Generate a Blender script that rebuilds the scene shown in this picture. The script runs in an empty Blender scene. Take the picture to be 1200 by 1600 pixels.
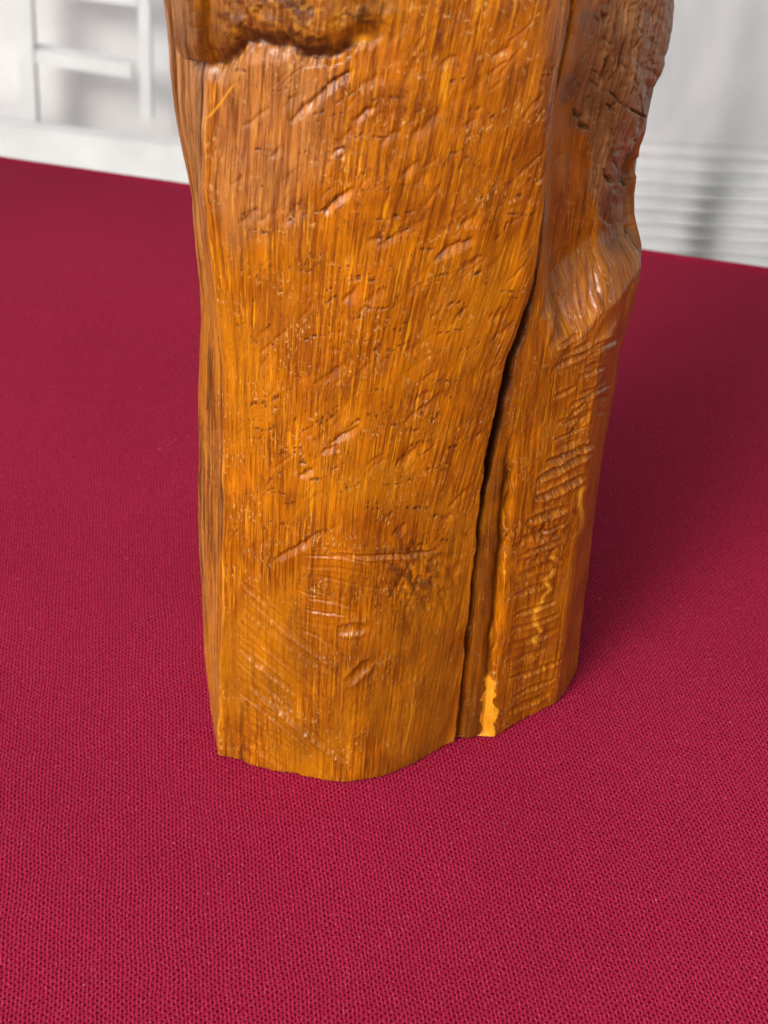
import bpy, math, random
import numpy as np
from mathutils import Vector

# ------------------------------------------------------------------ camera, world, sun
CAM_H, PITCH, FPX = 0.35, math.radians(35), 2400.0     # metres, radians, focal length in photo pixels (1200 wide)
scene = bpy.context.scene
COL = scene.collection
cam_d = bpy.data.cameras.new("camera")
cam = bpy.data.objects.new("camera", cam_d); COL.objects.link(cam)
cam.location = (0, 0, CAM_H)
cam.rotation_euler = (math.pi/2 - PITCH, 0, 0)
cam_d.sensor_fit = 'HORIZONTAL'; cam_d.sensor_width = 36; cam_d.lens = 36*FPX/1200
cam_d.clip_start = 0.01; cam_d.clip_end = 200
cam_d.dof.use_dof = True; cam_d.dof.focus_distance = 0.435; cam_d.dof.aperture_fstop = 30
scene.camera = cam

SUN_DIR = Vector((-0.48, -0.66, 0.62)).normalized()    # towards the light
w = bpy.data.worlds.new("World"); scene.world = w; w.use_nodes = True
wn = w.node_tree.nodes; wl = w.node_tree.links; wn.clear()
sky = wn.new('ShaderNodeTexSky'); sky.sky_type = 'NISHITA'; sky.sun_disc = False
sky.sun_elevation = math.asin(SUN_DIR.z); sky.sun_rotation = math.atan2(SUN_DIR.x, SUN_DIR.y)
sky.air_density = 1.0; sky.dust_density = 6.0; sky.ozone_density = 1.0
bw = wn.new('ShaderNodeHueSaturation'); bw.inputs['Saturation'].default_value = 0.30   # overcast: a nearly white sky
bg = wn.new('ShaderNodeBackground'); bg.inputs['Strength'].default_value = 0.15
wo = wn.new('ShaderNodeOutputWorld')
wl.new(sky.outputs['Color'], bw.inputs['Color']); wl.new(bw.outputs['Color'], bg.inputs['Color'])
wl.new(bg.outputs[0], wo.inputs['Surface'])
sun_d = bpy.data.lights.new("sun", 'SUN'); sun_d.energy = 1.3; sun_d.angle = math.radians(20)
sun_d.color = (1.0, 0.96, 0.90)
sun = bpy.data.objects.new("sun", sun_d); COL.objects.link(sun)
sun.rotation_euler = (-SUN_DIR).to_track_quat('-Z', 'Y').to_euler()
vs = scene.view_settings
vs.view_transform = 'Standard'; vs.look = 'None'; vs.gamma = 1.0; vs.exposure = 0.2

# ------------------------------------------------------------------ helpers
CP, SP = math.cos(PITCH), math.sin(PITCH)
def ground(px, py, z=0.0):                    # photo measurement -> point on the level z
    dx, dy = (px-600)/FPX, (800-py)/FPX
    d = (dx, CP+dy*SP, -SP+dy*CP)
    t = (z-CAM_H)/d[2]
    return d[0]*t, d[1]*t
def at_y(px, py, Y):                          # photo measurement -> point on the upright plane at distance Y
    dx, dy = (px-600)/FPX, (800-py)/FPX
    t = Y/(CP+dy*SP)
    return dx*t, Y, CAM_H+t*(-SP+dy*CP)
def measure(P):                               # point(s) -> photo measurement
    x, y, z = P[..., 0], P[..., 1], P[..., 2]-CAM_H
    dep = y*CP - z*SP
    return 600+FPX*x/dep, 800-FPX*(y*SP+z*CP)/dep

def hash2(i, j, seed):
    h = (i.astype(np.int64)*374761393 + j.astype(np.int64)*668265263 + seed*1442695041) & 0xffffffff
    h = ((h ^ (h >> 13))*1274126177) & 0xffffffff
    h = ((h ^ (h >> 16))*2246822519) & 0xffffffff
    return ((h ^ (h >> 15)) & 0xffff)/65535.0
def vnoise(x, y, seed=0):                     # value noise in -1..1
    xi, yi = np.floor(x), np.floor(y)
    fx, fy = x-xi, y-yi
    fx = fx*fx*(3-2*fx); fy = fy*fy*(3-2*fy)
    a, b = hash2(xi, yi, seed), hash2(xi+1, yi, seed)
    c, d = hash2(xi, yi+1, seed), hash2(xi+1, yi+1, seed)
    return 2*((a*(1-fx)+b*fx)*(1-fy)+(c*(1-fx)+d*fx)*fy)-1
def fbm(x, y, seed=0, oct=4, gain=.5):
    s, a, n = 0, 1, 0
    for k in range(oct):
        s = s+a*vnoise(x*2**k, y*2**k, seed+17*k); n += a; a *= gain
    return s/n
def sst(a, b, x):
    t = np.clip((x-a)/(b-a), 0, 1)
    return t*t*(3-2*t)

def tag(o, label=None, cat=None, group=None, kind=None):
    if label: o['label'] = label
    if cat: o['category'] = cat
    if group: o['group'] = group
    if kind: o['kind'] = kind
    return o
def mesh_obj(name, verts, faces, mat, parent=None, smooth=False):
    me = bpy.data.meshes.new(name)
    me.from_pydata([tuple(v) for v in verts], [], faces); me.update()
    if smooth: me.polygons.foreach_set('use_smooth', [True]*len(me.polygons))
    me.materials.append(mat)
    o = bpy.data.objects.new(name, me); COL.objects.link(o)
    if parent: o.parent = parent
    return o
def grid_mesh(name, V, quads, mat, parent=None, smooth=True):   # fast numpy build
    me = bpy.data.meshes.new(name)
    me.vertices.add(len(V)); me.vertices.foreach_set('co', V.astype(np.float32).ravel())
    n = len(quads)
    me.loops.add(n*4); me.loops.foreach_set('vertex_index', quads.astype(np.int32).ravel())
    me.polygons.add(n)
    me.polygons.foreach_set('loop_start', np.arange(0, n*4, 4, dtype=np.int32))
    me.polygons.foreach_set('loop_total', np.full(n, 4, dtype=np.int32))
    me.polygons.foreach_set('use_smooth', np.full(n, smooth))
    me.update(calc_edges=True)
    me.materials.append(mat)
    o = bpy.data.objects.new(name, me); COL.objects.link(o)
    if parent: o.parent = parent
    return o
def float_attr(me, name, data):
    a = me.attributes.new(name, 'FLOAT', 'POINT'); a.data.foreach_set('value', data.astype(np.float32).ravel())
def vec_attr(me, name, data):
    a = me.attributes.new(name, 'FLOAT_VECTOR', 'POINT'); a.data.foreach_set('vector', data.astype(np.float32).ravel())

class NT:                                     # small node helper
    def __init__(s, name):
        s.m = bpy.data.materials.new(name); s.m.use_nodes = True
        s.t = s.m.node_tree; s.t.nodes.clear()
        s.out = s.t.nodes.new('ShaderNodeOutputMaterial')
        s.b = s.t.nodes.new('ShaderNodeBsdfPrincipled')
        s.t.links.new(s.b.outputs[0], s.out.inputs['Surface'])
    def n(s, typ, ins=None, **props):
        nd = s.t.nodes.new(typ)
        for k, v in props.items(): setattr(nd, k, v)
        for k, v in (ins or {}).items(): s.set(nd.inputs[k], v)
        return nd
    def set(s, sock, v):
        if isinstance(v, bpy.types.NodeSocket): s.t.links.new(v, sock)
        else: sock.default_value = v
    def math(s, op, a, b=0.0, c=0.0, clamp=False):
        nd = s.n('ShaderNodeMath', {0: a, 1: b, 2: c}, operation=op, use_clamp=clamp); return nd.outputs[0]
    def mix(s, f, a, b, mode='MIX'):
        nd = s.n('ShaderNodeMix', data_type='RGBA', blend_type=mode)
        s.set(nd.inputs[0], f); s.set(nd.inputs[6], a); s.set(nd.inputs[7], b); return nd.outputs[2]
    def ramp(s, f, lo, hi, a=0.0, b=1.0):
        nd = s.n('ShaderNodeMapRange', {0: f, 1: lo, 2: hi, 3: a, 4: b}, interpolation_type='SMOOTHSTEP'); return nd.outputs[0]
    def noise(s, vec, scale, detail=3, rough=.55, dist=0):
        return s.n('ShaderNodeTexNoise', {'Vector': vec, 'Scale': scale, 'Detail': detail, 'Roughness': rough, 'Distortion': dist}).outputs[0]
    def attr(s, name, vec=False):
        nd = s.n('ShaderNodeAttribute', attribute_name=name); return nd.outputs['Vector' if vec else 'Fac']
    def scaled(s, vec, sc, loc=(0, 0, 0)):
        return s.n('ShaderNodeMapping', {'Vector': vec, 'Scale': sc, 'Location': loc}).outputs[0]
def rgb(*c): return (*c, 1.0)

# ------------------------------------------------------------------ materials
def wood_material():
    M = NT('varnished_wood')
    g = M.attr('grain', True)                          # millimetres across and along the grain
    streak = M.noise(M.scaled(g, (1.0, .030, 1)), 1.0, 5, .68, .30)
    fine = M.noise(M.scaled(g, (3.6, .09, 1), (7, 3, 0)), 1.0, 4, .7, .35)
    blot = M.noise(M.scaled(g, (.055, .035, 1), (3, 9, 0)), 1.0, 4, .6, .6)
    tint = M.noise(M.scaled(g, (.16, .05, 1), (13, 1, 0)), 1.0, 3, .55, .5)
    k = M.math('ADD', M.math('MULTIPLY', streak, .55), M.math('MULTIPLY', fine, .45))
    c = M.mix(M.ramp(k, .39, .60), rgb(.165, .033, .0005), rgb(.49, .148, .0010))
    c = M.mix(M.ramp(blot, .46, .70, 0, .6), c, rgb(.20, .042, .001))
    c = M.mix(M.ramp(tint, .50, .72, 0, .55), c, rgb(.56, .155, .0015))
    bright = M.noise(M.scaled(g, (1.7, .06, 1), (31, 5, 0)), 1.0, 3, .6, .5)
    c = M.mix(M.ramp(bright, .57, .68, 0, .6), c, rgb(.78, .31, .004))
    # torn fibres and open pores: short dark flecks along the grain
    fl = M.noise(M.scaled(g, (2.6, .55, 1), (2, 40, 0)), 1.0, 4, .75, 1.0)
    flm = M.noise(M.scaled(g, (.14, .11, 1), (9, 70, 0)), 1.0, 3, .6)
    fleck = M.math('MULTIPLY', M.ramp(fl, .57, .65), M.ramp(flm, .42, .58))
    c = M.mix(M.math('MULTIPLY', fleck, .85), c, rgb(.06, .021, .003))
    pg = M.noise(M.scaled(g, (1.3, .5, 1), (20, 33, 0)), 1.0, 4, .7, .6)   # milky worn fibres
    wm = M.noise(M.scaled(g, (.10, .09, 1), (59, 7, 0)), 1.0, 3, .6)
    c = M.mix(M.math('MULTIPLY', M.ramp(pg, .56, .66), M.ramp(wm, .46, .60, 0, .75)), c, rgb(.66, .40, .13))
    amb = M.noise(M.scaled(g, (.030, .016, 1), (5, 61, 0)), 1.0, 3, .55, .5)
    c = M.mix(M.ramp(amb, .46, .66, 0, .5), c, M.mix(k, rgb(.35, .105, .0008), rgb(.66, .25, .003)))
    # areas
    dull = M.attr('dull'); c = M.mix(dull, c, M.mix(M.ramp(k, .36, .64), rgb(.115, .043, .013), rgb(.37, .175, .062)))
    c = M.mix(M.attr('tan'), c, M.mix(M.ramp(k, .38, .62), rgb(.12, .046, .014), rgb(.44, .23, .10)))
    c = M.mix(M.attr('stain_shade'), c, rgb(.060, .016, .003))
    c = M.mix(M.attr('bare'), c, M.mix(M.ramp(fine, .3, .7), rgb(.66, .24, .010), rgb(.90, .42, .025)))
    M.set(M.b.inputs['Base Color'], c)
    M.set(M.b.inputs['Roughness'], M.ramp(M.math('ADD', fine, M.math('MULTIPLY', flm, .4)), .5, .95, .30, .52))
    M.b.inputs['Specular IOR Level'].default_value = .15
    M.set(M.b.inputs['Coat Weight'], M.math('ADD', M.math('SUBTRACT', .42, M.math('MULTIPLY', dull, .15)), M.math('MULTIPLY', M.attr('gloss'), .58))); M.set(M.b.inputs['Coat Roughness'], M.ramp(tint, .35, .65, .06, .16))
    hgt = M.math('SUBTRACT', M.math('ADD', M.math('MULTIPLY', k, .9), M.math('MULTIPLY', pg, .5)), M.math('MULTIPLY', fleck, .7))
    bmp = M.n('ShaderNodeBump', {'Strength': .7, 'Distance': .0003, 'Height': hgt})
    M.set(M.b.inputs['Normal'], bmp.outputs[0])
    bmc = M.n('ShaderNodeBump', {'Strength': .45, 'Distance': .00022, 'Height': hgt})
    M.set(M.b.inputs['Coat Normal'], bmc.outputs[0])
    return M.m

def cloth_material(p, heading):
    M = NT('woven_cloth')
    tc = M.n('ShaderNodeTexCoord').outputs['Object']
    v = M.n('ShaderNodeMapping', {'Vector': tc, 'Rotation': (0, 0, heading)}).outputs[0]
    warp = M.n('ShaderNodeTexNoise', {'Vector': v, 'Scale': 45.0, 'Detail': 2.0}).outputs['Color']
    warp2 = M.n('ShaderNodeTexNoise', {'Vector': v, 'Scale': 700.0, 'Detail': 2.0}).outputs['Color']
    def off(vec, nz, amp):
        d = M.n('ShaderNodeVectorMath', {0: nz, 1: (-.5, -.5, -.5)}, operation='ADD').outputs[0]
        d = M.n('ShaderNodeVectorMath', {0: d, 3: amp}, operation='SCALE').outputs[0]
        return M.n('ShaderNodeVectorMath', {0: vec, 1: d}, operation='ADD').outputs[0]
    q = off(off(v, warp, .0022), warp2, .0009)
    sx = M.n('ShaderNodeSeparateXYZ', {0: q})
    X, Y = sx.outputs[0], sx.outputs[1]
    a = M.math('COSINE', M.math('MULTIPLY', X, math.pi/p))
    b = M.math('COSINE', M.math('MULTIPLY', Y, 2*math.pi/(1.75*p)))
    f = M.math('MULTIPLY', a, b)
    hole = M.ramp(f, .05, .85)
    rib = M.math('ABSOLUTE', a)                        # 1 between the ribs
    gap = M.math('ADD', M.math('MULTIPLY', hole, .62), M.math('MULTIPLY', M.ramp(rib, .45, 1.0), .42), clamp=True)
    slub = M.noise(M.scaled(q, (900, 60, 1)), 1.0, 2, .5); slub2 = M.noise(M.scaled(q, (90, 1100, 1)), 1.0, 2, .5)
    gap = M.math('MULTIPLY', gap, M.math('ADD', .35, M.math('ADD', M.math('MULTIPLY', slub, .7), M.math('MULTIPLY', slub2, .7))), clamp=True)
    fibre = M.noise(M.scaled(q, (2600, 900, 1)), 1.0, 2, .6)
    big = M.noise(v, 9.0, 3, .5)
    c = M.mix(M.ramp(big, .3, .7), rgb(.315, .0085, .041), rgb(.355, .0105, .048))
    c = M.mix(M.ramp(fibre, .45, .75, 0, .55), c, rgb(.70, .085, .165))
    c = M.mix(M.math('MULTIPLY', gap, .95), c, rgb(.10, .0003, .006))
    lint = M.noise(M.scaled(tc, (900, 900, 1)), 1.0, 1, .4)
    lm = M.noise(M.scaled(tc, (60, 60, 1), (3, 3, 0)), 1.0, 1, .4)
    c = M.mix(M.math('MULTIPLY', M.ramp(lint, .74, .80), M.ramp(lm, .56, .60, 0, .6)), c, rgb(.75, .30, .36))
    M.set(M.b.inputs['Base Color'], c)
    M.b.inputs['Roughness'].default_value = .78
    M.b.inputs['Specular IOR Level'].default_value = .06
    hgt = M.math('SUBTRACT', M.math('MULTIPLY', fibre, .25), gap)
    bmp = M.n('ShaderNodeBump', {'Strength': .8, 'Distance': .0003, 'Height': hgt})
    M.set(M.b.inputs['Normal'], bmp.outputs[0])
    return M.m

def plain(name, col, rough=.6, var=.06, scale=6.0, transl=0.0):
    M = NT(name)
    tc = M.n('ShaderNodeTexCoord').outputs['Object']
    nz = M.noise(tc, scale, 4, .6)
    lo = tuple(x*(1-var) for x in col); hi = tuple(min(1, x*(1+var)) for x in col)
    c = M.mix(M.ramp(nz, .3, .7), rgb(*lo), rgb(*hi))
    M.set(M.b.inputs['Base Color'], c); M.b.inputs['Roughness'].default_value = rough
    return M.m

WOOD = wood_material()
RIB = 0.0033*CAM_H
CLOTH = cloth_material(RIB, -math.atan((600-190)/(FPX/CP)))
SHEET = None
PALE = plain('pale_panel', (.585, .575, .58), .6, .10, 5)
WHITE = plain('white_paint', (.55, .555, .555), .5, .09, 8)
GREY = plain('grey_metal', (.36, .36, .34), .5, .15, 12)
STONE = plain('pale_paving', (.55, .54, .52), .8, .15, 3)

# ------------------------------------------------------------------ the ground and the cloth
g = mesh_obj('ground', [(-30, -30, -.75), (30, -30, -.75), (30, 30, -.75), (-30, 30, -.75)], [(0, 1, 2, 3)], STONE)
tag(g, kind='structure')

EL, ER = np.array(ground(0, 240)), np.array(ground(1200, 412))
edir = (ER-EL)/np.linalg.norm(ER-EL); enor = np.array([-edir[1], edir[0]])     # along and beyond the far edge
def cloth():
    na, nb, R, drop = 260, 200, .004, .32
    a = np.linspace(-1.15, 1.05, na)
    # path across the table: near end -> far edge -> rolls over -> hangs
    flat = np.linspace(-1.25, -R, nb)
    arc = np.linspace(0, math.pi/2, 9)[1:]
    hang = np.linspace(0, drop, 30)[1:]
    o = np.concatenate([flat, -R+R*np.sin(arc), np.zeros(len(hang))])
    z = np.concatenate([np.zeros(nb), -R+R*np.cos(arc), -R-hang])
    A, O = np.meshgrid(a, o, indexing='ij'); Z = np.repeat(z[None], na, 0)
    X = EL[0]+edir[0]*A+enor[0]*O; Y = EL[1]+edir[1]*A+enor[1]*O
    hangw = np.clip(-Z/drop, 0, 1)
    X = X+enor[0]*.020*hangw*np.sin(A*34+fbm(A*4, A*0, 5)*3); Y = Y+enor[1]*.020*hangw*np.sin(A*34+fbm(A*4, A*0, 5)*3)
    far = sst(.50, .9, np.hypot(X, Y-.38)+.25)
    bump = (fbm(X*5, Y*5, 3, 3)-.9)*.0009*sst(.10, .30, np.hypot(X-.01, Y-.40))*(hangw == 0)
    edge = fbm(A*9, A*0+3, 9)*.0012*sst(-.05, 0, O)*(O < 1e-6)
    Z = Z+bump-.0003+edge*0
    X = X+enor[0]*edge; Y = Y+enor[1]*edge
    V = np.stack([X, Y, Z], -1).reshape(-1, 3); m = len(o)
    i, j = np.meshgrid(np.arange(na-1), np.arange(m-1), indexing='ij')
    q = np.stack([i*m+j, (i+1)*m+j, (i+1)*m+j+1, i*m+j+1], -1).reshape(-1, 4)
    ob = grid_mesh('tablecloth', V, q, CLOTH)
    tag(ob, 'crimson woven cloth spread under the carved wooden block', 'tablecloth')
cloth()

# ------------------------------------------------------------------ the carved block
def edge_u0(u, v):                            # where the worn brown flank of the upper right begins
    return np.interp(v, [0, 90, 150, 220, 280, 350, 400], [950, 925, 908, 934, 948, 962, 972])
def carved_block():
    MM = .001
    NZ, ZTOP = 1050, .335
    zz = np.concatenate([np.linspace(0, .262, 960), np.linspace(.262, ZTOP, NZ-960+1)[1:]])
    # outline curves running up the block: photo measurements (px at py), foot on the cloth, lean of the face with height
    def curve(pts, foot, lean=((0, 0),)):
        Y0 = ground(*foot)[1]
        lz, ly = np.array([p[0] for p in lean]), np.array([p[1] for p in lean])*MM
        Y = Y0+np.interp(zz, lz, ly)
        Y0s = Y.copy()
        _, py = measure(np.stack([zz*0, Y, zz], -1))
        pts = sorted([(foot[1], foot[0])]+[(b, a) for a, b in pts])
        px = np.interp(py, [p[0] for p in pts], [p[1] for p in pts])
        dep = Y*CP+(CAM_H-zz)*SP
        x = (px-600)/FPX*dep
        k = np.argmax(py < 0) if (py < 0).any() else len(zz)-1
        x[k:] = x[k]
        return np.stack([x, Y], -1)
    A = curve([(249, 0), (257, 60), (267, 170), (280, 240), (297, 310), (303, 380), (310, 440), (312, 500), (308, 600), (305, 700),
               (306, 800), (310, 900), (315, 1000), (325, 1100)], (334, 1140))
    B = curve([(322, 0), (326, 90), (325, 182), (318, 300), (330, 420), (348, 560), (352, 700), (348, 800), (346, 950), (343, 1100)], (343, 1181),
              ((0, 0), (.10, 1), (.25, 2)))
    C1 = curve([(420, 0), (410, 300), (412, 700), (415, 1000)], (430, 1205), ((0, 0), (.05, .5), (.25, 1)))
    C2 = curve([(600, 0), (570, 400), (550, 800)], (548, 1226), ((0, 0), (.05, .5), (.25, 3)))
    C3 = curve([(760, 0), (720, 300), (680, 500), (640, 800)], (622, 1207), ((0, 0), (.25, 1)))
    D = curve([(900, 0), (880, 150), (858, 300), (838, 420), (818, 490), (790, 570), (765, 690), (745, 800), (733, 950), (715, 1080)], (700, 1164),
              ((0, 0), (.05, -1), (.15, -3), (.25, -3)))
    F = curve([(925, 0), (905, 150), (880, 300), (860, 400), (840, 480), (825, 560), (805, 690), (795, 800), (785, 950), (772, 1080)], (766, 1153),
              ((0, 0), (.1, -2), (.17, -2), (.25, -1)))
    G = curve([(965, 0), (945, 150), (935, 280), (925, 400), (910, 500), (900, 600), (880, 750), (860, 900), (845, 1000)], (828, 1118),
              ((0, 0), (.11, -2), (.145, -2), (.165, 2), (.25, 2)))
    G2 = curve([(1010, 0), (990, 150), (975, 280), (965, 385), (960, 440), (940, 560), (922, 700), (905, 820), (888, 950)], (871, 1100),
               ((0, 0), (.11, -2), (.14, -1), (.165, 3), (.25, 3)))
    H = curve([(915, 940), (930, 820), (945, 710), (960, 620), (975, 540), (994, 480), (1011, 410), (1011, 390), (1001, 340), (1000, 310), (1008, 240),
               (1018, 212), (1021, 190), (1032, 140), (1045, 100), (1057, 40), (1065, 0)], (905, 1041), ((0, 0), (.25, 2)))
    # the unseen back, round and closed
    bk = lambda x, y, base, f: np.stack([base[:, 0]*f+x, base[:, 1]*0+y], -1)
    I1 = np.stack([H[:, 0]-.006, H[:, 1]+.024], -1)
    I2 = bk(.040, .462, H, 0); I3 = bk(.002, .472, H, 0); I4 = bk(-.034, .455, H, 0)
    I5 = np.stack([A[:, 0]+.004, A[:, 1]+.030], -1)
    ctrl = [A, B, C1, C2, C3, D, F, G, G2, H, I1, I2, I3, I4, I5, A]
    num = [44, 62, 92, 56, 66, 52, 52, 38, 40, 10, 10, 10, 10, 10, 12]
    names_at = np.cumsum([0]+num)
    cols = []
    for k in range(len(num)):
        t = np.arange(num[k])/num[k]
        cols.append(ctrl[k][:, None]*(1-t)[None, :, None]+ctrl[k+1][:, None]*t[None, :, None])
    P = np.concatenate(cols, 1)                       # rows x around x 2
    n = P.shape[1]
    # round the arrises: a short smoothing around the ring (in columns), softer over the broad face
    def ring_smooth(P, sig):
        r = int(3*sig); ker = np.exp(-.5*(np.arange(-r, r+1)/sig)**2); ker /= ker.sum()
        return sum(ker[i]*np.roll(P, i-r, 1) for i in range(2*r+1))
    S1, S2 = ring_smooth(P, 4), ring_smooth(P, 22)
    col = np.arange(n)
    wide = sst(names_at[1]+14, names_at[1]+60, col)*(1-sst(names_at[5]-60, names_at[5]-6, col))
    P = S1*(1-wide)[None, :, None]+S2*wide[None, :, None]
    # the cut top, well above the picture
    tp = sst(.312, ZTOP, zz)
    cen = np.array([.005, .41])
    P = cen+(P-cen)*(1-.25*tp**2)[:, None, None]
    V = np.concatenate([P, np.repeat(zz[:, None, None], n, 1)], -1)
    # outward normals of the plain body
    du = np.roll(V, -1, 1)-np.roll(V, 1, 1); dv = np.gradient(V, axis=0)
    N = np.cross(du, dv); N /= np.linalg.norm(N, axis=-1, keepdims=True)+1e-12
    u, v = measure(V)
    # grain coordinates in mm: across (mean arc length of the ring) and along
    arc = np.linalg.norm(np.diff(P[300], axis=0, append=P[300][:1]), axis=-1)
    across = np.concatenate([[0], np.cumsum(arc)[:-1]])/MM
    S = np.repeat(across[None], len(zz), 0); Zm = np.repeat(zz[:, None], n, 1)/MM
    S = S-Zm*.085*(np.clip((col-names_at[1])/(names_at[5]-names_at[1]), 0, 1)*(col < names_at[5]))[None]
    seen = ((col < names_at[9]+4) | (col > n-6)).astype(float)[None]*np.ones_like(S)
    cA, cB, cD, cF, cG, cG2, cH = [names_at[i] for i in (0, 1, 5, 6, 7, 8, 9)]
    lane = np.repeat(col[None], len(zz), 0)

    d = np.zeros_like(S)                               # relief, mm outward
    gloss = np.zeros_like(S); tan = np.zeros_like(S); stain_shade = np.zeros_like(S); bare = np.zeros_like(S); dull = np.zeros_like(S)
    rng = random.Random(4)
    vrow = v.mean(1)
    RAG = vnoise(S*.9, Zm*.12, 101)+.6*vnoise(S*2.2, Zm*.3, 102)      # fibres that break the edges of every cut
    RAG2 = vnoise(S*1.7, Zm*.10, 103)
    def stroke(x0, y0, x1, y1, wd, dep, lip=.25, bow=0.0, sharp=2.0, mask=None):
        lo, hi = min(y0, y1)-3*wd-60, max(y0, y1)+3*wd+60
        r = np.where((vrow > lo) & (vrow < hi))[0]
        if not len(r): return
        r = slice(r[0], r[-1]+1)
        U, W = u[r], v[r]
        L = math.hypot(x1-x0, y1-y0); tx, ty = (x1-x0)/L, (y1-y0)/L
        al = (U-x0)*tx+(W-y0)*ty; pe = -(U-x0)*ty+(W-y0)*tx
        pe = pe-bow*4*(al/L)*(1-al/L)
        tt = np.clip(al/L, -.2, 1.2)
        endw = np.clip(1-np.abs(2*tt-1)**4, 0, 1)
        ww = wd*(.45+.55*endw)
        if sharp == 1.0:                               # chisel cut: steep upper edge, long floor rising to the lower side
            pe = pe+RAG[r]*wd*.30
            p_ = pe/ww
            prof = np.clip((1-p_)*.5, 0, 1)*sst(-1.05, (-.25 if wd < 14 else .1), p_)*endw*(1+.35*RAG2[r])
            rim = np.exp(-((p_+1.2)/.3)**2)*endw
        else:
            pe = pe+RAG[r]*(wd*.12+.5)
            prof = np.clip(1-np.abs(pe/ww)**sharp, 0, 1)*endw*(1+.18*RAG2[r])
            rim = np.exp(-((np.abs(pe)-1.25*ww)/(.4*ww))**2)*endw
        add = dep*(-prof+lip*rim)
        if mask is not None: add = add*mask[r]
        d[r] += add*seen[r]
        return r, prof
    front = sst(cB+2, cB+16, lane)*(1-sst(cD-10, cD+2, lane))
    ridge = sst(cF-4, cF+10, lane)*(1-sst(cG2+12, cH-4, lane))

    # broad unevenness of the hewn faces, then fibres
    d += fbm(S*.045, Zm*.03, 1, 3)*.8 + fbm(S*.16, Zm*.07, 2, 3)*.25
    d += fbm(S*.9+fbm(S*.05, Zm*.02, 3)*2, Zm*.035, 4, 3)*.09 + vnoise(S*2.6, Zm*.09, 6)*.06
    torn = sst(.05, .45, fbm(S*.12, Zm*.10, 7, 3))
    d -= torn*np.clip(fbm(S*1.6, Zm*.55, 8, 3), 0, 1)*.35
    # scooped chisel strokes rising to the right over the broad face
    known = [(451, 194, 556, 107, 13, .8), (551, 198, 586, 167, 10, .5), (517, 245, 540, 230, 8, .4), (506, 337, 554, 293, 12, .85),
             (677, 410, 742, 372, 12, .7), (514, 700, 562, 669, 10, .7), (466, 746, 491, 732, 8, .5), (428, 876, 508, 830, 11, .8),
             (500, 712, 528, 698, 8, .5), (430, 480, 500, 440, 12, .4), (560, 560, 650, 500, 14, .5), (620, 600, 720, 520, 15, .5),
             (400, 575, 450, 555, 14, .6), (660, 480, 800, 400, 16, .5), (700, 620, 790, 545, 14, .5), (430, 835, 520, 785, 14, .5),
             (450, 640, 560, 560, 14, .5), (600, 700, 690, 640, 12, .4), (620, 240, 700, 170, 14, .45), (700, 320, 770, 260, 12, .4),
             (620, 130, 690, 80, 14, .5), (700, 170, 780, 110, 13, .35), (380, 420, 440, 380, 14, .4)]
    glint = {k_[:2] for k_ in known[:9]}
    for x0, y0, x1, y1, wd, dep in known:
        gl = (x0, y0) in glint
        res = stroke(x0, y0, x1, y1, wd*(.75 if gl else 1), dep*(1.9 if gl else .55), 0, rng.uniform(-3, 3), 1.0, mask=front)
        if res and gl: gloss[res[0]] = np.maximum(gloss[res[0]], np.clip(res[1]*2, 0, 1)*front[res[0]])
    for _ in range(45):                                # broad shallow facets left by the adze
        x0, y0 = rng.uniform(340, 820), rng.uniform(60, 880); L = rng.uniform(50, 150); a = math.radians(rng.uniform(30, 52))
        stroke(x0, y0, x0+L*math.cos(a), y0-L*math.sin(a), rng.uniform(18, 42), rng.uniform(.08, .26), 0, rng.uniform(-8, 8), 1.0, mask=front)
    for _ in range(70):
        x0, y0 = rng.uniform(350, 840), rng.uniform(60, 860); L = rng.uniform(20, 70); a = math.radians(rng.uniform(34, 58))
        stroke(x0, y0, x0+L*math.cos(a), y0-L*math.sin(a), rng.uniform(2.5, 5), rng.uniform(.1, .45), .05, rng.uniform(-4, 4), 1.0, mask=front)
    for r0 in range(9):                                # rows of short slanting chisel bites
        for _ in range(6):
            x0 = rng.uniform(370, 800); y0 = 130+r0*88+rng.uniform(-22, 22)-(x0-580)*.25; L = rng.uniform(26, 60); a = math.radians(rng.uniform(32, 46))
            wd = rng.uniform(6, 12)
            res = stroke(x0, y0, x0+L*math.cos(a), y0-L*math.sin(a), wd, wd*rng.uniform(.03, .09), 0, rng.uniform(-3, 3), 1.0, mask=front)
            if res: gloss[res[0]] = np.maximum(gloss[res[0]], np.clip(res[1]*2, 0, 1)*front[res[0]])
    # torn grain: rows of short dark nicks where the blade lifted the fibres
    nick = sst(.05, .5, vnoise(S*2.6, Zm*.5, 111)+.5*vnoise(S*5, Zm*1.1, 112))
    for _ in range(190):
        x0, y0 = rng.uniform(355, 860), rng.uniform(110, 860)
        L = rng.uniform(10, 60); a = math.radians(rng.choice((rng.uniform(15, 48), rng.uniform(-8, 12))))
        res = stroke(x0, y0, x0+L*math.cos(a), y0-L*math.sin(a), rng.uniform(2.2, 4.5), rng.uniform(.15, .4), .1, rng.uniform(-5, 5), mask=front*nick)
        if res: stain_shade[res[0]] = np.maximum(stain_shade[res[0]], res[1]*.8*(nick*front)[res[0]])
    # saw marks falling to the right near the foot, and the fan of chatter marks above them
    for k in range(15):
        x0, y0 = 362+rng.uniform(-6, 10), 905+k*19+rng.uniform(-5, 5)
        L = rng.uniform(120, 230); a = math.radians(rng.uniform(34, 43))
        stroke(x0, y0, x0+L*math.cos(a), y0+L*math.sin(a), rng.uniform(3, 6), rng.uniform(.15, .40), .5, rng.uniform(-4, 4), mask=front)
    stroke(385, 1060, 548, 1196, 6, .75, .6, 3, mask=front); stroke(372, 1010, 470, 1090, 5, .5, .5, mask=front)
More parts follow.
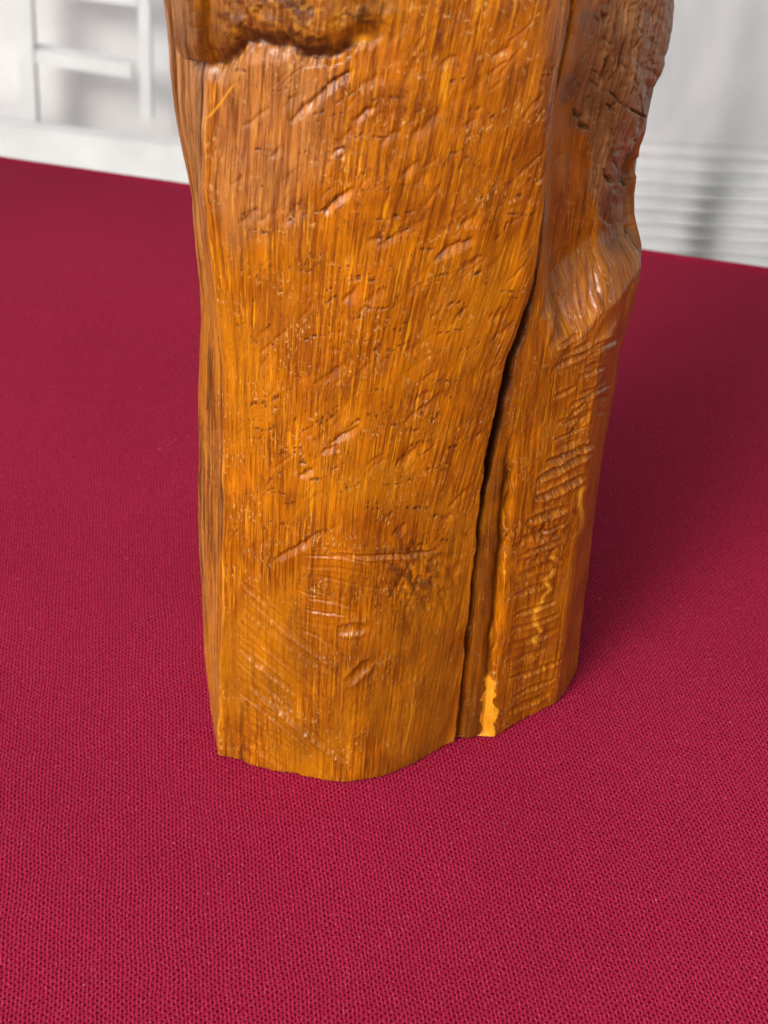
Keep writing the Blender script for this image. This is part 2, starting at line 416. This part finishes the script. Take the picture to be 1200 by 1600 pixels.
    for k in range(9):
        x0, y0 = 470+rng.uniform(-15, 12), 868+k*14+rng.uniform(-3, 3)
        stroke(x0, y0, x0+rng.uniform(50, 140), y0+rng.uniform(6, 34), rng.uniform(2.5, 5), rng.uniform(.12, .45), .3, rng.uniform(-4, 4), mask=front)
    stroke(505, 866, 690, 860, 4.5, .7, .2, 8, mask=front)
    stroke(525, 985, 578, 982, 9, .7, .5, mask=front); stroke(540, 1070, 583, 1030, 9, .8, .4, mask=front)
    rough = np.exp(-(((u-650)/62)**2+((v-905)/52)**2))*front
    d -= rough*np.clip(fbm(u*.11-v*.03, v*.085+u*.02, 21, 3), -.2, 1)*1.5
    # kerf marks rising to the right on the narrow ridge
    for k, (y0, x0, L, dep) in enumerate([(662, 868, 60, .4), (690, 862, 55, .35), (722, 852, 78, 1.0), (751, 838, 88, 1.1), (783, 832, 84, 1.2), (815, 826, 62, .9),
                                         (838, 838, 50, .5), (872, 812, 70, .35), (905, 806, 74, .3), (934, 802, 60, .35), (966, 800, 72, .6), (985, 796, 80, .45),
                                         (1010, 792, 84, .4), (1038, 790, 60, .35), (1062, 790, 90, .6), (1090, 800, 70, .5), (1112, 790, 70, .6)]):
        stroke(x0, y0, x0+L, y0-L*rng.uniform(.36, .5), 6.5 if dep > .7 else rng.uniform(3, 6), dep, .4, rng.uniform(-3, 3), mask=ridge)
    r2 = np.exp(-(((u-845)/38)**2+((v-845)/38)**2))*ridge
    d -= r2*np.clip(fbm(u*.12, v*.10, 23, 2), -.1, 1)*1.8
    for _ in range(22):
        x0, y0 = rng.uniform(860, 930), rng.uniform(540, 700)
        stroke(x0, y0, x0+rng.uniform(20, 60), y0-rng.uniform(8, 30), rng.uniform(3, 6), rng.uniform(.2, .5), .4, mask=ridge)

    # the split and the groove that follows it down to the foot
    py_ = [-80, 0, 60, 150, 300, 352, 400, 440, 476, 490, 520, 560, 620, 690, 760, 850, 950, 1050, 1160, 1240]
    px_ = [918, 915, 912, 894, 869, 856, 848, 843, 835, 829, 818, 803, 791, 775, 762, 750, 739, 727, 716, 708]
    hw_ = [3.5, 3.5, 4, 4.5, 4.0, 3.0, 3.0, 3.2, 4, 5, 6.5, 8, 8, 7, 5.5, 4, 4, 4, 5, 5]       # half width, px
    dp_ = [1.2, 1.5, 2, 2.5, 2.5, 4, 5, 6, 8, 9, 11, 12, 12, 10, 6, 3.5, 2.6, 2.4, 2.6, 2.6]
    cx = np.interp(v, py_, px_)+fbm(v*.035, v*0, 31, 2)*2.6
    hw = np.interp(v, py_, hw_)*(1+.12*vnoise(v*.03, v*0, 33)); dp = np.interp(v, py_, dp_)
    off = u-cx
    nearc = ((lane > cB) & (lane < cH)).astype(float)
    crack = np.clip(1-np.abs(off/np.maximum(hw, .5))**4, 0, 1)*nearc
    d -= crack*dp
    # shoulders of the groove: the broad face rolls in from the left, the ridge from the right
    sh = np.interp(v, [0, 200, 350, 480, 560, 700, 800, 1160], [1.0, 1.4, 1.6, 2.2, 2.0, 1.8, 1.4, .8])
    d -= sh*np.exp(-np.abs(np.minimum(off, 0))/16)*nearc*(off < 0)*.9 + sh*np.exp(-np.maximum(off, 0)/20)*nearc*(off >= 0)*.9
    # rounded strand lying in the lower groove, with a second gap on its right
    low = sst(660, 760, v)*nearc
    gx = cx+np.interp(v, [650, 760, 850, 950, 1050, 1160], [22, 34, 40, 41, 42, 44])+vnoise(v*.04, v*0, 35)*2
    d -= low*np.exp(-((u-gx)/5.5)**2)*np.interp(v, [700, 800, 1000, 1160], [1.0, 2.8, 2.4, 1.2])
    mid = (cx+gx)/2
    d -= low*2.6*np.clip(1-((u-mid)/25)**4, 0, 1)
    d += low*1.5*np.clip(1-((u-mid)/15)**2, 0, 1)
    stain_shade = np.maximum(stain_shade, low*.80*np.clip(1-((u-mid)/24)**6, 0, 1)*(.72+.28*vnoise(S*.8, Zm*.03, 36)))
    stain_shade = np.maximum(stain_shade, (1-sst(.95, 1.3, np.abs(off)/hw))*nearc*np.clip(dp/6, .35, 1))  # split darkened in the colour too, standing in for the shade inside it
    stain_shade = np.maximum(stain_shade, np.clip(.55-np.maximum(off-hw, 0)/34, 0, .5)*(off > 0)*sst(440, 520, v)*(1-sst(690, 780, v))*nearc*(.8+.4*vnoise(S*.9, Zm*.04, 39)))
    # crust on the left lip of the wide split
    crust = np.exp(-((off+hw)/6)**2)*sst(600, 660, v)*(1-sst(740, 800, v))*nearc
    d += crust*fbm(u*.25, v*.12, 37, 2)*.4
    stain_shade = np.maximum(stain_shade, crust*.5*sst(-.2, .3, fbm(u*.2, v*.15, 38, 2)))

    # the shoulder knob on the right: the wood above it is cut back, its top faces up
    ku = sst(838, 900, u)*nearc
    top_line = np.interp(u, [838, 870, 900, 950, 1000], [470, 505, 500, 430, 395])
    back = 1-sst(0, 1, (v-(top_line-50))/95)
    d -= ku*back*np.interp(v, [-100, 100, 250, 400, 500], [2.5, 3.5, 6.5, 8.5, 8.5])*np.interp(u, [838, 900, 960, 1000, 1035], [.3, 1, 1, .45, .05])
    for q in [(862, 545, 905, 470, 13, 1.0), (905, 515, 955, 418, 14, 1.0), (880, 470, 930, 400, 13, .6), (940, 480, 985, 415, 12, .7), (850, 500, 880, 440, 9, .6), (930, 540, 965, 480, 9, .5)]:
        stroke(*q, .35, mask=sst(cF, cF+8, lane)*(1-sst(cH-6, cH, lane)))
    km = sst(cF, cF+8, lane)*(1-sst(cH-6, cH, lane))
    for q in [(884, 535, 918, 452, 15, 1.5), (928, 490, 962, 412, 13, 1.5), (858, 590, 902, 530, 11, .8), (895, 455, 930, 405, 11, .9)]:
        stroke(*q, 0, 4, 1.0, mask=km)
    # hollowed, worn flank above the knob
    hol = np.exp(-(((u-935)/26)**2+((v-190)/110)**2))*nearc
    d -= hol*1.6
    rf = sst(925, 965, u)*(1-sst(390, 430, v))*nearc
    d += rf*fbm(u*.05, v*.022, 41, 3)*.8
    flank = sst(0, 14, u-edge_u0(u, v))*(1-sst(360, 410, v))*nearc
    d += flank*(fbm(u*.17, v*.09, 42, 3)*.16-np.clip(fbm(u*.22, v*.10, 43, 2)-.3, 0, 1)*.9)
    for _ in range(60):
        x0, y0 = rng.uniform(925, 1030), rng.uniform(0, 350); L = rng.uniform(6, 24); a = math.radians(rng.uniform(40, 110))
        res = stroke(x0, y0, x0+L*math.cos(a), y0+L*math.sin(a), rng.uniform(1.2, 2.2), rng.uniform(.2, .6), .1, 0, 2.5, mask=flank)
        if res: stain_shade[res[0]] = np.maximum(stain_shade[res[0]], res[1]*.6*flank[res[0]])
    for x0, y0, x1, y1, wd, dep in [(970, 150, 993, 173, 1.6, 2.2), (994, 171, 1026, 193, 1.6, 2.4), (968, 168, 978, 184, 1.6, 1.6), (1001, 244, 996, 296, 5, 3.2), (972, 272, 985, 292, 4, 2.5),
                                    (1000, 262, 1012, 300, 4, 2.0), (934, 178, 942, 196, 3, 1.6), (940, 203, 948, 214, 3, 1.0), (1000, 320, 998, 375, 3, 1.5),
                                    (965, 90, 962, 140, 4, .8), (985, 60, 978, 120, 4, .6)]:
        res = stroke(x0, y0, x1, y1, wd, dep, 0, 0, 2.5)
        if res: stain_shade[res[0]] = np.maximum(stain_shade[res[0]], res[1]*.75)

    # the undercut notch at the top left: bulging carving above, V groove, lip turned up to the sky below it
    ly = np.interp(u, [250, 287, 305, 330, 352, 372, 388, 400, 450, 500, 545, 580, 640], [40, 76, 96, 105, 99, 84, 68, 63, 72, 96, 80, 66, 40])
    ly = ly+vnoise(u*.06, u*0, 51)*5+vnoise(u*.2, u*0, 52)*2
    h = v-ly                                            # + below the notch line
    wl_ = sst(282, 292, u)*(1-sst(560, 670, u))*(lane < cD)*np.ones_like(u)
    stub = np.exp(-((u-308)/26)**4)
    nd = np.interp(u, [280, 300, 340, 390, 430, 500, 560, 610], [.6, .8, 1.6, 1.8, 1.2, 1.6, 1.0, .2])
    rampw = np.interp(u, [280, 330, 350, 400, 500, 600], [14, 26, 34, 34, 14, 10])
    d -= wl_*nd*np.where(h < 0, 1-sst(0, 40, -h), 1-np.clip(h/rampw, 0, 1)**.8)
    up = wl_*sst(2, 46, -h)*(1-stub)+wl_*sst(0, 13, -h)*stub
    d += up*np.interp(u, [283, 292, 310, 326, 345, 400, 500, 560, 600], [1.5, 4.2, 5.2, 4.4, 1.6, 2.6, 3.6, 2.2, 0])
    d += wl_*sst(14, 40, -h)*fbm(u*.045, v*.03, 53, 3)*1.1*sst(335, 365, u)
    d -= wl_*np.exp(-((u-333)/4)**2)*sst(-2, 25, -h)*2.4
    d -= np.exp(-((u-283)/4)**2)*sst(0, 25, 90-v)*(lane < cD)*2.2
    stain_shade = np.maximum(stain_shade, np.exp(-((u-284)/4)**2)*sst(0, 25, 90-v)*(lane < cD)*.45)
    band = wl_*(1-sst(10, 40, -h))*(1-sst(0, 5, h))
    stain_shade = np.maximum(stain_shade, band*np.interp(u, [285, 325, 340, 390, 480, 540, 600], [.0, .1, .9, 1, 1, 1, .3])*(.9+.3*vnoise(u*.08, v*.12, 54)))  # dark wood plus painted shade on the facets that face down
    stain_shade = np.maximum(stain_shade, wl_*sst(8, 26, -h)*.85*sst(-.2, .35, fbm(u*.07, v*.09, 56, 3))*sst(335, 350, u))
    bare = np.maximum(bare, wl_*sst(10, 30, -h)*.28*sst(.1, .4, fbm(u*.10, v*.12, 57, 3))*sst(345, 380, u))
    stain_shade = np.maximum(stain_shade, up*(.42+.18*vnoise(u*.05, v*.07, 58))*(lane < cD))
    # loose fibres hanging over the notch edge
    d += wl_*np.exp(-((h-6)/7)**2)*vnoise(S*1.5, Zm*.1, 55)*.8

    # left strip: weathered wood with long open checks
    strip = (1-sst(cB-4, cB+5, lane))*(lane < cD) + (lane > n-6)
    chk = np.clip(fbm(S*1.5, Zm*.022, 61, 3)-.16, 0, 1)*strip
    d -= chk*2.0; stain_shade = np.maximum(stain_shade, np.clip(chk*3.0, 0, .8))
    d += strip*fbm(S*.2, Zm*.05, 62, 3)*.7*sst(.14, .2, zz)[:, None]
    bedge = np.exp(-((lane-cB)/5.0)**2)
    d += bedge*.35*(1+vnoise(Zm*.1, Zm*0, 63))
    d -= np.exp(-((lane-cB-14)/8.0)**2)*.5
    tan = np.maximum(tan, strip*(.12+.55*sst(.16, .21, zz)[:, None]+.2*vnoise(S*.4, Zm*.03, 83)))
    dull = np.maximum(dull, strip*(.30+.2*fbm(S*.15, Zm*.02, 64)))
    stain_shade = np.maximum(stain_shade, .42*sst(-.05, .4, fbm(u*.05, v*.018, 88, 3))*sst(915, 960, u)*(1-sst(380, 420, v))*nearc)
    edge_u = np.interp(v, [0, 90, 150, 220, 280, 350, 400], [950, 925, 908, 934, 948, 962, 972])+26*fbm(u*.03, v*.03, 65, 3)
    dull = np.maximum(dull, .9*sst(-7, 9, u-edge_u)*(1-sst(360, 425, v-.2*(u-930)))*nearc)
    tan = np.maximum(tan, .30*(1-sst(90, 150, np.hypot((u-380)*.9, (v-150)*.55)+30*fbm(u*.03, v*.02, 66)))*front)
    dull = np.maximum(dull, .12*(1-sst(110, 150, np.hypot((u-380)*.9, (v-150)*.55)+30*fbm(u*.03, v*.02, 66)))*front)
    tan = np.maximum(tan, .35*sst(970, 1010, u+20*fbm(u*.03, v*.02, 84))*(1-sst(360, 400, v))*nearc)
    tan = np.maximum(tan, wl_*np.exp(-((h-16)/14)**2)*np.interp(u, [300, 330, 400, 430], [.3, .6, .4, 0]))
    # bare yellow chips along the ridge edge and at its foot
    bx = np.interp(v, [760, 850, 900, 930, 990, 1040, 1090], [900, 852, 853, 835, 838, 835, 820])
    bare = np.maximum(bare, np.exp(-((u-np.interp(v, [880, 940, 960, 1000, 1060], [862, 846, 838, 840, 822])-9*vnoise(v*.075, v*0, 71))/(4.4+2.8*vnoise(v*.09, v*0, 74)))**2)*sst(860, 880, v)*(1-sst(1050, 1075, v))*sst(-.45, -.1, vnoise(v*.06, v*0, 72))*nearc*1.1)
    foot = (np.abs(u-765-.10*(1120-v)-7*fbm(v*.08, v*0, 73, 3)-2*vnoise(S*.9, Zm*.3, 85)) < np.interp(v, [1060, 1068, 1085, 1110, 1150], [0, 8, 6, 10, 9]))*sst(1062, 1070, v)*nearc
    bare = np.maximum(bare, foot*(.8+.2*vnoise(S*.7, Zm*.25, 86))); d += foot*(.4+.2*vnoise(S*.5, Zm*.2, 87))
    thin = np.exp(-((u-np.interp(v, [755, 830, 880], [912, 902, 856])-4*vnoise(v*.07, v*0, 69))/3.2)**2)*sst(755, 765, v)*(1-sst(800, 850, v))*nearc
    bare = np.maximum(bare, np.clip(thin*1.2, 0, .9))
    bare = np.maximum(bare, np.exp(-((lane-cB-1-2*vnoise(Zm*.15, Zm*0, 77))/1.5)**2)*sst(700, 760, v)*sst(-.3, .4, vnoise(Zm*.06, Zm*0, 79))*.5)
    bare = np.maximum(bare, np.exp(-((u-np.interp(v, [1040, 1120, 1180], [650, 643, 628]))/1.6)**2)*sst(1040, 1060, v)*(1-sst(1150, 1185, v))*nearc*.6)
    bare = np.maximum(bare, wl_*np.exp(-(((u-565)/16)**2+((v-62)/8)**2))*.8)
    bare = np.maximum(bare, np.exp(-((u-np.interp(v, [130, 185], [366, 326]))/2.2)**2)*sst(128, 136, v)*(1-sst(180, 186, v))*(lane < cD)*.7)
    # dark check at the lower left and darker wood round the knot
    stain_shade = np.maximum(stain_shade, np.exp(-((u-378+vnoise(v*.05, v*0, 75)*3)/5)**2)*sst(1060, 1110, v)*(lane < cD)*.55)
    d -= np.exp(-((u-378)/3)**2)*sst(1090, 1140, v)*(lane < cD)*.6
    stain_shade = np.maximum(stain_shade, np.exp(-((v-862-.02*(u-600)-4*vnoise(u*.05, u*0, 78))/5)**2)*sst(560, 600, u)*(1-sst(690, 720, u))*front*.5)
    stain_shade = np.maximum(stain_shade, rough*.72*sst(-.35, .3, fbm(u*.10, v*.08, 76, 3)))
    stain_shade = np.maximum(stain_shade, r2*.30*sst(0, .4, fbm(u*.12, v*.10, 23, 2)))

    stain_shade = np.maximum(stain_shade, .36*sst(780, 1060, v)*(.7+.9*fbm(S*.07, Zm*.06, 89, 3))*front)
    gloss = np.maximum(gloss, np.exp(-(((u-910)/50)**2+((v-480)/75)**2))*nearc)      # thick varnish on the knob
    # ragged foot
    rag = (fbm(S*.25, S*0+zz[:, None]*0, 81, 4)*.9+vnoise(S*1.2, S*0, 82)*.35)
    V = V+N*(d*MM)[..., None]
    lift = np.clip(.35+rag*.6, 0, 1.2)*MM
    V[..., 2] += lift*np.exp(-(zz/.002))[:, None]
    V[..., 2] = np.maximum(V[..., 2], 0)
    m = len(zz)
    i, j = np.meshgrid(np.arange(m-1), np.arange(n), indexing='ij')
    j2 = (j+1) % n
    q = [np.stack([i*n+j, i*n+j2, (i+1)*n+j2, (i+1)*n+j], -1).reshape(-1, 4)]
    VV = [V.reshape(-1, 3)]; base = m*n
    G3 = [np.stack([S, Zm, S*0], -1).reshape(-1, 3)]
    extra = [stain_shade.ravel(), bare.ravel(), dull.ravel(), tan.ravel(), gloss.ravel()]
    # caps: rings shrinking to the middle (top: rough sawn, bottom: hollow a little)
    for row, sgn in ((m-1, 1), (0, -1)):
        prev = np.arange(n)+row*n
        for f in (.66, .33, .04):
            c0 = V[row].mean(0); ring = c0+(V[row]-c0)*f
            ring[:, 2] = V[row, :, 2].mean()+(1-f)*.0008*sgn*(1 if sgn > 0 else -.2)
            if sgn < 0: ring[:, 2] = np.maximum(ring[:, 2], .0004)
            cur = np.arange(n)+base; base += n
            VV.append(ring); G3.append(np.stack([ring[:, 0]/MM, ring[:, 1]/MM*20, ring[:, 0]*0], -1))
            extra = [np.concatenate([e, np.zeros(n)]) for e in extra]
            a2, b2 = np.roll(prev, -1), np.roll(cur, -1)
            q.append(np.stack([prev, a2, b2, cur] if sgn > 0 else [prev, cur, b2, a2], -1)); prev = cur
    VV = np.concatenate(VV); q = np.concatenate(q)
    ob = grid_mesh('carved_wooden_block', VV, q, WOOD)
    vec_attr(ob.data, 'grain', np.concatenate(G3))
    for nm, e in zip(('stain_shade', 'bare', 'dull', 'tan', 'gloss'), extra): float_attr(ob.data, nm, np.clip(e, 0, 1))
    tag(ob, 'tall rough hewn varnished wooden block standing on the crimson cloth', 'wood carving')
carved_block()

# ------------------------------------------------------------------ behind the table
def box(x0, x1, y0, y1, z0, z1):
    v = [(x, y, z) for z in (z0, z1) for y in (y0, y1) for x in (x0, x1)]
    f = [(0, 2, 3, 1), (4, 5, 7, 6), (0, 1, 5, 4), (2, 6, 7, 3), (0, 4, 6, 2), (1, 3, 7, 5)]
    return v, f
def sheet_material(Y):
    # milky plastic that lets light through, with faint clouding and a soft grey streak painted in for the shadowy form of something behind
    M = NT('milky_plastic')
    tc = M.n('ShaderNodeTexCoord').outputs['Object']
    sx = M.n('ShaderNodeSeparateXYZ', {0: tc}); X, Z = sx.outputs[0], sx.outputs[2]
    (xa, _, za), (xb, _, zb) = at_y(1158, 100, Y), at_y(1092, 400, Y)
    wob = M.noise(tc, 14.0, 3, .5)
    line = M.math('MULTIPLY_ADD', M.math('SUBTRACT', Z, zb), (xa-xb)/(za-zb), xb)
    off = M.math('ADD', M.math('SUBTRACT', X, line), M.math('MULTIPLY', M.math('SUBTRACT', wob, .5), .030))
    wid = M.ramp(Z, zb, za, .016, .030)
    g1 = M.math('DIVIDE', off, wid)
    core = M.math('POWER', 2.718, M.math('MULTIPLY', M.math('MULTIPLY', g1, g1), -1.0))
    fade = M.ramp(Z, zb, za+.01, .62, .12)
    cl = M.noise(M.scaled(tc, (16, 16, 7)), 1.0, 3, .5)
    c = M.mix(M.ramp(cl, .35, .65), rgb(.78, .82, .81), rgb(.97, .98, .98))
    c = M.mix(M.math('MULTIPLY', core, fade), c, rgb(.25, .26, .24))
    M.set(M.b.inputs['Base Color'], c); M.b.inputs['Roughness'].default_value = .35
    tr = M.n('ShaderNodeBsdfTranslucent', {'Color': c})
    mx = M.n('ShaderNodeMixShader', {0: .28, 1: M.b.outputs[0], 2: tr.outputs[0]})
    M.t.links.new(mx.outputs[0], M.out.inputs['Surface'])
    return M.m
def ribbed_sheet():
    # upright milky sheet with horizontal corrugations in its lower half, to the right behind the block
    Y = 1.35
    x0, x1 = at_y(640, 300, Y)[0], 1.6
    z0, z1 = -.75, .45
    zc = np.linspace(z0, z1, 900); xc = np.linspace(x0, x1, 60)
    zt = at_y(1100, 225, Y)[2]; per = .0134
    amp = .0072*(1-sst(zt-.045, zt+.03, zc))
    ph = 2*math.pi*zc/per+.6*fbm(zc*9, zc*0, 93, 2)
    yv = Y+amp*np.sin(ph)
    X, Z = np.meshgrid(xc, zc, indexing='ij')
    Yv = np.repeat(yv[None], len(xc), 0)-(X-x0)*.02+fbm(X*2, Z*2, 91, 2)*.01
    V = np.stack([X, Yv, Z-(X-x0)*.05], -1).reshape(-1, 3); m = len(zc)
    i, j = np.meshgrid(np.arange(len(xc)-1), np.arange(m-1), indexing='ij')
    q = np.stack([i*m+j, (i+1)*m+j, (i+1)*m+j+1, i*m+j+1], -1).reshape(-1, 4)
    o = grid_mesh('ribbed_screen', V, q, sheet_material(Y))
    tag(o, 'milky white ribbed screen with a soft grey streak standing beyond the table on the right', 'screen')
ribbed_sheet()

def far_left():
    YW = 2.6
    o = mesh_obj('wall', *box(-3.0, at_y(640, 200, YW)[0]+.2, YW, YW+.12, -.75, 1.2), PALE)
    tag(o, 'pale grey wall far behind the table on the left, out of focus', 'wall')
    t = bpy.data.objects.new('slatted_frame', None); COL.objects.link(t)
    t.location = (at_y(40, 200, YW-.1)[0], YW-.1, -.75)
    tag(t, 'white post and rail frame standing before the pale wall, out of focus', 'frame')
    def bar(name, p0, p1, w0, Y, th=.03):            # a straight bar between two measured points, w0 photo pixels wide
        a, b = np.array(at_y(*p0, Y)), np.array(at_y(*p1, Y))
        dep = Y*CP+(CAM_H-a[2])*SP
        hw = w0/FPX*dep/2; dr = (b-a)/np.linalg.norm(b-a); nr = np.array([-dr[2], 0, dr[0]])*hw
        vs_ = [c+sg*nr+np.array([0, y, 0]) for c in (a, b) for sg in (-1, 1) for y in (0, th)]
        f = [(0, 1, 3, 2), (4, 6, 7, 5), (0, 4, 5, 1), (2, 3, 7, 6), (0, 2, 6, 4), (1, 5, 7, 3)]
        off = np.array(t.location)
        return mesh_obj(name, [v_-off for v_ in vs_], f, WHITE, t)
    Y = YW-.10
    bar('post', (28, -160), (52, 330), 26, Y)
    bar('rail', (54, 88), (205, 112), 22, Y+.002)
    bar('rail', (-260, 196), (300, 262), 66, Y-.034)
    bar('post', (222, -120), (228, 190), 18, Y+.004)
    bar('rail', (-260, 150), (37, 192), 16, Y+.004)
    bar('rail', (56, -30), (215, -10), 40, Y+.004)
far_left()
def unseen_shade_panel():                                          # added out of view, only to dim the far half of the cloth
    a = [(-1.2, .43), (1.6, .33), (1.7, .86), (-1.1, .96)]
    v = [(x, y, z) for z in (.47, .474) for x, y in a]
    f = [(0, 3, 2, 1), (4, 5, 6, 7)]+[(k, (k+1) % 4, 4+(k+1) % 4, 4+k) for k in range(4)]
    tag(mesh_obj('unseen_shade_panel', v, f, plain('shade_panel', (.22, .20, .18), .8)), kind='structure')
unseen_shade_panel()
